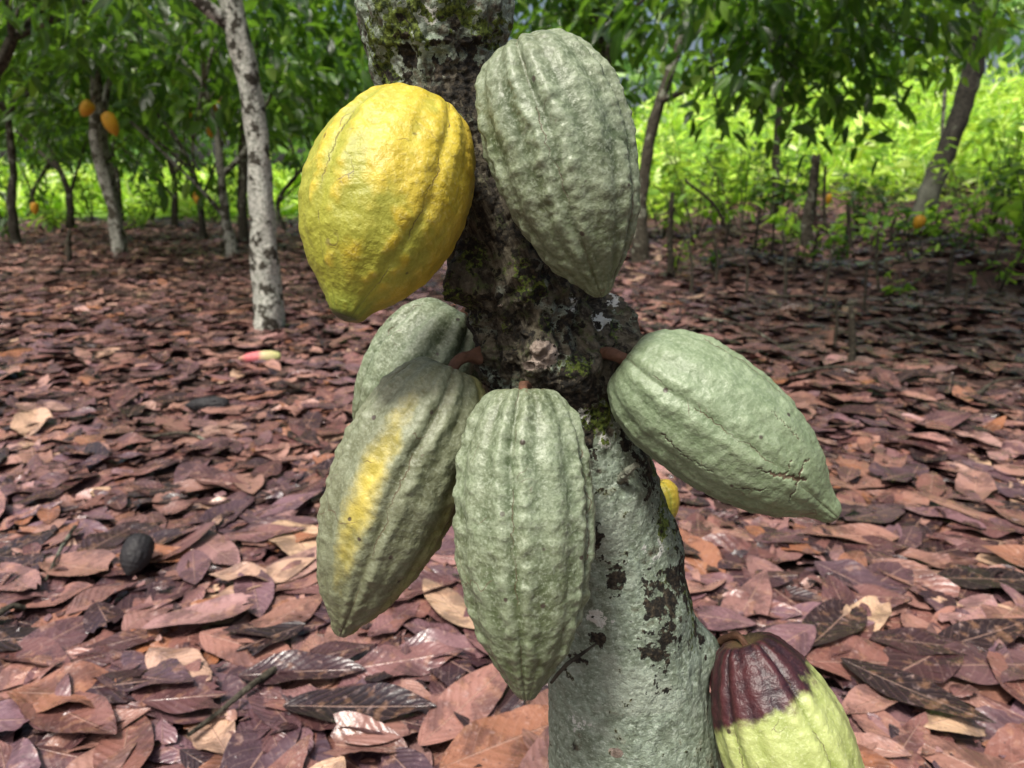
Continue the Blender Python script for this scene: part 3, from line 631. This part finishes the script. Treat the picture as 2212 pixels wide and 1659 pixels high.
def forest():
    r = np.random.default_rng(6); n = 12000; m = 200
    cx = r.uniform(-45, 45, m); cy = r.uniform(36, 50, m); cz = 8.4*r.uniform(0.05, 1, m)
    k = r.integers(0, m, n)
    P = np.stack([cx[k], cy[k], cz[k]], 1)+r.normal(size=(n, 3))*np.array([1.2, 1.2, .8])
    P[:, 2] = np.maximum(P[:, 2], .3)+H(P[:, 0], P[:, 1])*.5
    D = r.normal(size=(n, 3)); D[:, 2] -= .4; N = r.normal(size=(n, 3)); N[:, 2] += 1; N[:, 1] -= .5
    L = r.uniform(.5, 1.0, n)
    v, q, u = leaves(P, D, N, L, L*.5, 4, 3, -.2, .1, r=r)
    add('forest', np_mesh('forest', v, q, u), None, MAT_FOREST, kind='stuff', label='distant wall of tropical forest foliage', category='forest')
forest()

# ---------------------------------------------------------------- ground & litter
def ground():
    xs = np.unique(np.concatenate([np.linspace(-400, -40, 25), np.linspace(-40, -6, 70), np.linspace(-6, 6, 160), np.linspace(6, 40, 90), np.linspace(40, 400, 25)]))
    ys = np.unique(np.concatenate([np.linspace(-60, -2, 20), np.linspace(-2, 8, 140), np.linspace(8, 45, 160), np.linspace(45, 500, 30)]))
    X, Y = np.meshgrid(xs, ys, indexing='ij')
    Z = H(X, Y)
    add('ground', np_mesh('ground', np.stack([X, Y, Z], -1), grid_quads(len(xs), len(ys))), None, mat_ground(), kind='structure', label='earth floor of the plantation', category='ground')
ground()
def litter():
    r = np.random.default_rng(9); parts = []
    def batch(n, y0, y1, nu, nv, zmax, L0, L1, tilt, jag=.04, broken=.3, wv=.10, cv=.05):
        y = y0+(y1-y0)*r.uniform(0, 1, n*2)
        x = r.uniform(-1, 1, n*2)*(.80*y1+.5); k = np.abs(x) < .80*y+.5; x, y = x[k][:n], y[k][:n]; n = len(x)
        a = r.uniform(0, 2*np.pi, n); D = np.stack([np.cos(a), np.sin(a), r.normal(size=n)*tilt], 1)
        N = np.stack([r.normal(size=n)*tilt, r.normal(size=n)*tilt, np.ones(n)], 1)
        L = L0+(L1-L0)*r.uniform(0, 1, n)**1.3
        P = np.stack([x, y, H(x, y)+.008+zmax*r.uniform(0, 1, n)], 1)-nrm(D)*L[:, None]*.5
        parts.append(leaves(P, D, N, L, L*r.uniform(.32, .5, n), nu, nv, r.normal(size=n)*cv, r.normal(size=n)*cv*1.4+.01, r.uniform(.02, wv, n), jag, r=r, broken=broken))
    batch(2000, .35, 2.8, 16, 7, .034, .15, .30, .06, .03, .3, .13, .07)
    batch(1700, .35, 2.8, 10, 7, .032, .06, .15, .09, .09, .6, .18, .08)
    batch(5600, 2.5, 6., 8, 5, .038, .12, .29, .09, .05, .35, .13, .07)
    batch(8000, 5.5, 12, 5, 3, .045, .12, .28, .13)
    batch(7500, 11, 22, 4, 3, .06, .16, .30, .20)
    batch(5500, .35, 4., 5, 3, .036, .012, .05, .22, .2, .7)
    v, q, u = join(parts)
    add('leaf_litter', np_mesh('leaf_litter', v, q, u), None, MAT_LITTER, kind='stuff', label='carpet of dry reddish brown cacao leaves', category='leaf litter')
    ms = []
    for i in range(18):
        L = r.uniform(.20, .30)
        v, q, u = leaves(np.array([[-L/2, 0, 0]]), np.array([[1., 0, 0]]), np.array([[0, 0, 1.]]), L, L*r.uniform(.34, .44), 36, 15, r.normal()*.05, r.uniform(-.06, .14), r.uniform(.04, .11), .012, r=r, broken=.3)
        me = np_mesh('fallen_leaf', v, q, u); me.materials.append(MAT_LEAF1); ms.append(me)
    spots = [(310, 1530, 5), (545, 1450, -20), (780, 1600, -5), (1450, 1230, 30), (2080, 1600, 20), (1870, 1330, 0), (2110, 1420, 15), (1990, 1440, -10), (460, 1380, 25), (100, 1480, 70), (880, 1490, 10), (2140, 1280, 0), (1890, 1480, 5), (340, 1240, 10), (560, 1290, 0), (1560, 1250, -40), (2010, 1060, 60), (1720, 1190, 10), (900, 1600, 40), (620, 1380, 60), (160, 1600, -30), (40, 1420, 15), (240, 1390, -50), (700, 1480, 20), (1960, 1560, -45), (2180, 1500, 70), (1800, 1400, 45), (480, 1560, 10)]
    pl = [(gp(a, b).x, gp(a, b).y, math.radians(c)) for a, b, c in spots]
    for i in range(140):
        y = .8+3.2*r.uniform(); pl.append((r.uniform(-1, 1)*(.72*y+.1), y, r.uniform(0, 6.28)))
    for i, (x, y, a) in enumerate(pl):
        if (Vector((x, y))-Vector((TBASE.x, TBASE.y))).length < .2: continue
        o = bpy.data.objects.new('fallen_leaf', ms[i % 18]); COL.objects.link(o)
        o.location = (x, y, float(H(x, y))+.042+.008*r.uniform()); o.rotation_euler = (r.normal()*.06, r.normal()*.06, a)
        o['label'] = 'dry reddish brown cacao leaf lying on the litter'; o['category'] = 'leaf'; o['group'] = 'fallen leaves on the ground'
litter()
# ---------------------------------------------------------------- things lying on the ground
def ground_pod(px, py, L, R, yaw, mat, label, z=.04, nm='cacao_pod', tilt=.1, **k):
    g = gp(px, py); d = Vector((math.cos(yaw), math.sin(yaw), tilt)).normalized()*L/2
    c = Vector((g.x, g.y, float(H(g.x, g.y))+z+R*.8)); ob = add(nm, pod_mesh(nm, L, R, nth=80, nt=80, **k), None, PM[mat], label=label, category='cacao pod', group='old pods lying on the ground')
    ob.matrix_world = frame(c+d, c-d, c+Vector((0, 0, 3)))
ground_pod(303, 1262, .105, .036, 1.45, 'black', 'small round blackened rotten cacao pod on dry leaves', tilt=.9, z=.05, ridge=.02, wart=.002, prof=PROF_BLUNT)
ground_pod(450, 890, .19, .034, .1, 'black', 'long shrivelled black cacao pod on dry leaves', tilt=0, z=.03, ridge=.07, wart=.004)
ground_pod(563, 790, .23, .034, .25, 'pink', 'pink and yellow-green fallen pod on the litter', tilt=0, z=.035, ridge=.05, wart=.002)
for i, (px, py, y, L, R, t) in enumerate([(187, 235, 9.6, .22, .08, .7), (240, 268, 9.6, .30, .085, -.35), (470, 230, 10.3, .15, .05, .5), (455, 285, 10.3, .15, .05, 0), (427, 432, 12.6, .16, .06, 0), (405, 250, 10.8, .13, .05, .6), (420, 420, 16, .2, .1, .3), (1985, 480, 9.5, .18, .07, .4), (75, 450, 12, .2, .06, .1), (1790, 430, 14, .2, .05, .1), (80, 325, 17, .2, .07, .4), (2155, 75, 12, .22, .09, .9)]):
    c = dpt(px, py, y); d = Vector((math.sin(t), 0, math.cos(t)))*L/2
    ob = add('cacao_pod', pod_mesh('cacao_pod', L, R, ridge=.04, wart=.002, nth=40, nt=40, detail=False), None, PM['smooth' if i == 11 else 'orange'], label='unripe green pod on a distant tree' if i == 11 else 'ripe orange-yellow cacao pod on a distant tree', category='cacao pod', group='ripe pods on the distant trees')
    ob.matrix_world = frame(c+d, c-d)
    v, q, u = tube([(0, 0, -.01), (0, .02, .03), (.0, .06, .06)], [.01, .009, .008], 6, 6)
    add('stem', np_mesh('stem', v, q, u), ob, MAT_STALK)
for pts, r in [([(600, 1510), (545, 1560), (480, 1600), (415, 1655)], .006), ([(168, 1170), (140, 1225), (105, 1290)], .005), ([(-10, 1385), (30, 1362), (62, 1352)], .008), ([(1240, 1395), (1100, 1330), (980, 1290)], .005), ([(1700, 830), (1800, 815), (1960, 820)], .010), ([(1990, 690), (2080, 680), (2200, 690)], .014), ([(1500, 700), (1600, 720), (1680, 760)], .01), ([(330, 960), (400, 955), (450, 965)], .006), ([(1900, 720), (2000, 760), (2130, 770)], .010), ([(1600, 660), (1750, 640), (1850, 650)], .012), ([(2100, 880), (2150, 850), (2230, 840)], .008), ([(1620, 600), (1700, 615), (1790, 600)], .014), ([(1950, 650), (2010, 640), (2100, 650)], .012)]:
    P = [gp(*p) for p in pts]
    for q in P: q.z = float(H(q.x, q.y))
    b = P[0].copy()
    v, q, u = tube([p-b+Vector((0, 0, .050+.008*math.sin(i*2))) for i, p in enumerate(P)], list(np.linspace(r, r*.6, len(P))), 10, 24, .25, 30)
    add('stick', np_mesh('stick', v, q, u), None, BK_DARK, loc=b, label='thin dark dead stick lying on dry leaves', category='stick', group='dead sticks on the ground')

# ---------------------------------------------------------------- light & camera
w = bpy.data.worlds.new('World'); SC.world = w; w.use_nodes = True
nt = w.node_tree; bg = nt.nodes['Background']; sky = nt.nodes.new('ShaderNodeTexSky'); sky.sky_type = 'NISHITA'
EL, AZ = math.radians(62), math.radians(212)
sky.sun_disc = False; sky.sun_elevation = EL; sky.sun_rotation = AZ; sky.air_density = 1.; sky.dust_density = 7.; sky.ozone_density = .6
nt.links.new(sky.outputs[0], bg.inputs[0]); bg.inputs[1].default_value = .15
sd = bpy.data.lights.new('sun', 'SUN'); sd.energy = 4.8; sd.angle = math.radians(10); sd.color = (1, .96, .89)
so = bpy.data.objects.new('sun', sd); COL.objects.link(so)
dirv = Vector((math.sin(AZ)*math.cos(EL), math.cos(AZ)*math.cos(EL), math.sin(EL)))
so.rotation_euler = dirv.to_track_quat('Z', 'Y').to_euler()
cd = bpy.data.cameras.new('camera'); co = bpy.data.objects.new('camera', cd); COL.objects.link(co)
cd.sensor_width = 36; cd.lens = 1609/2212*36; cd.clip_start = .02; cd.clip_end = 1500
co.location = CAM; co.rotation_euler = (math.radians(90)-PITCH, 0, 0)
cd.dof.use_dof = True; cd.dof.focus_distance = .53; cd.dof.aperture_fstop = 10
SC.camera = co
SC.view_settings.view_transform = 'Standard'; SC.view_settings.look = 'None'; SC.view_settings.exposure = 0
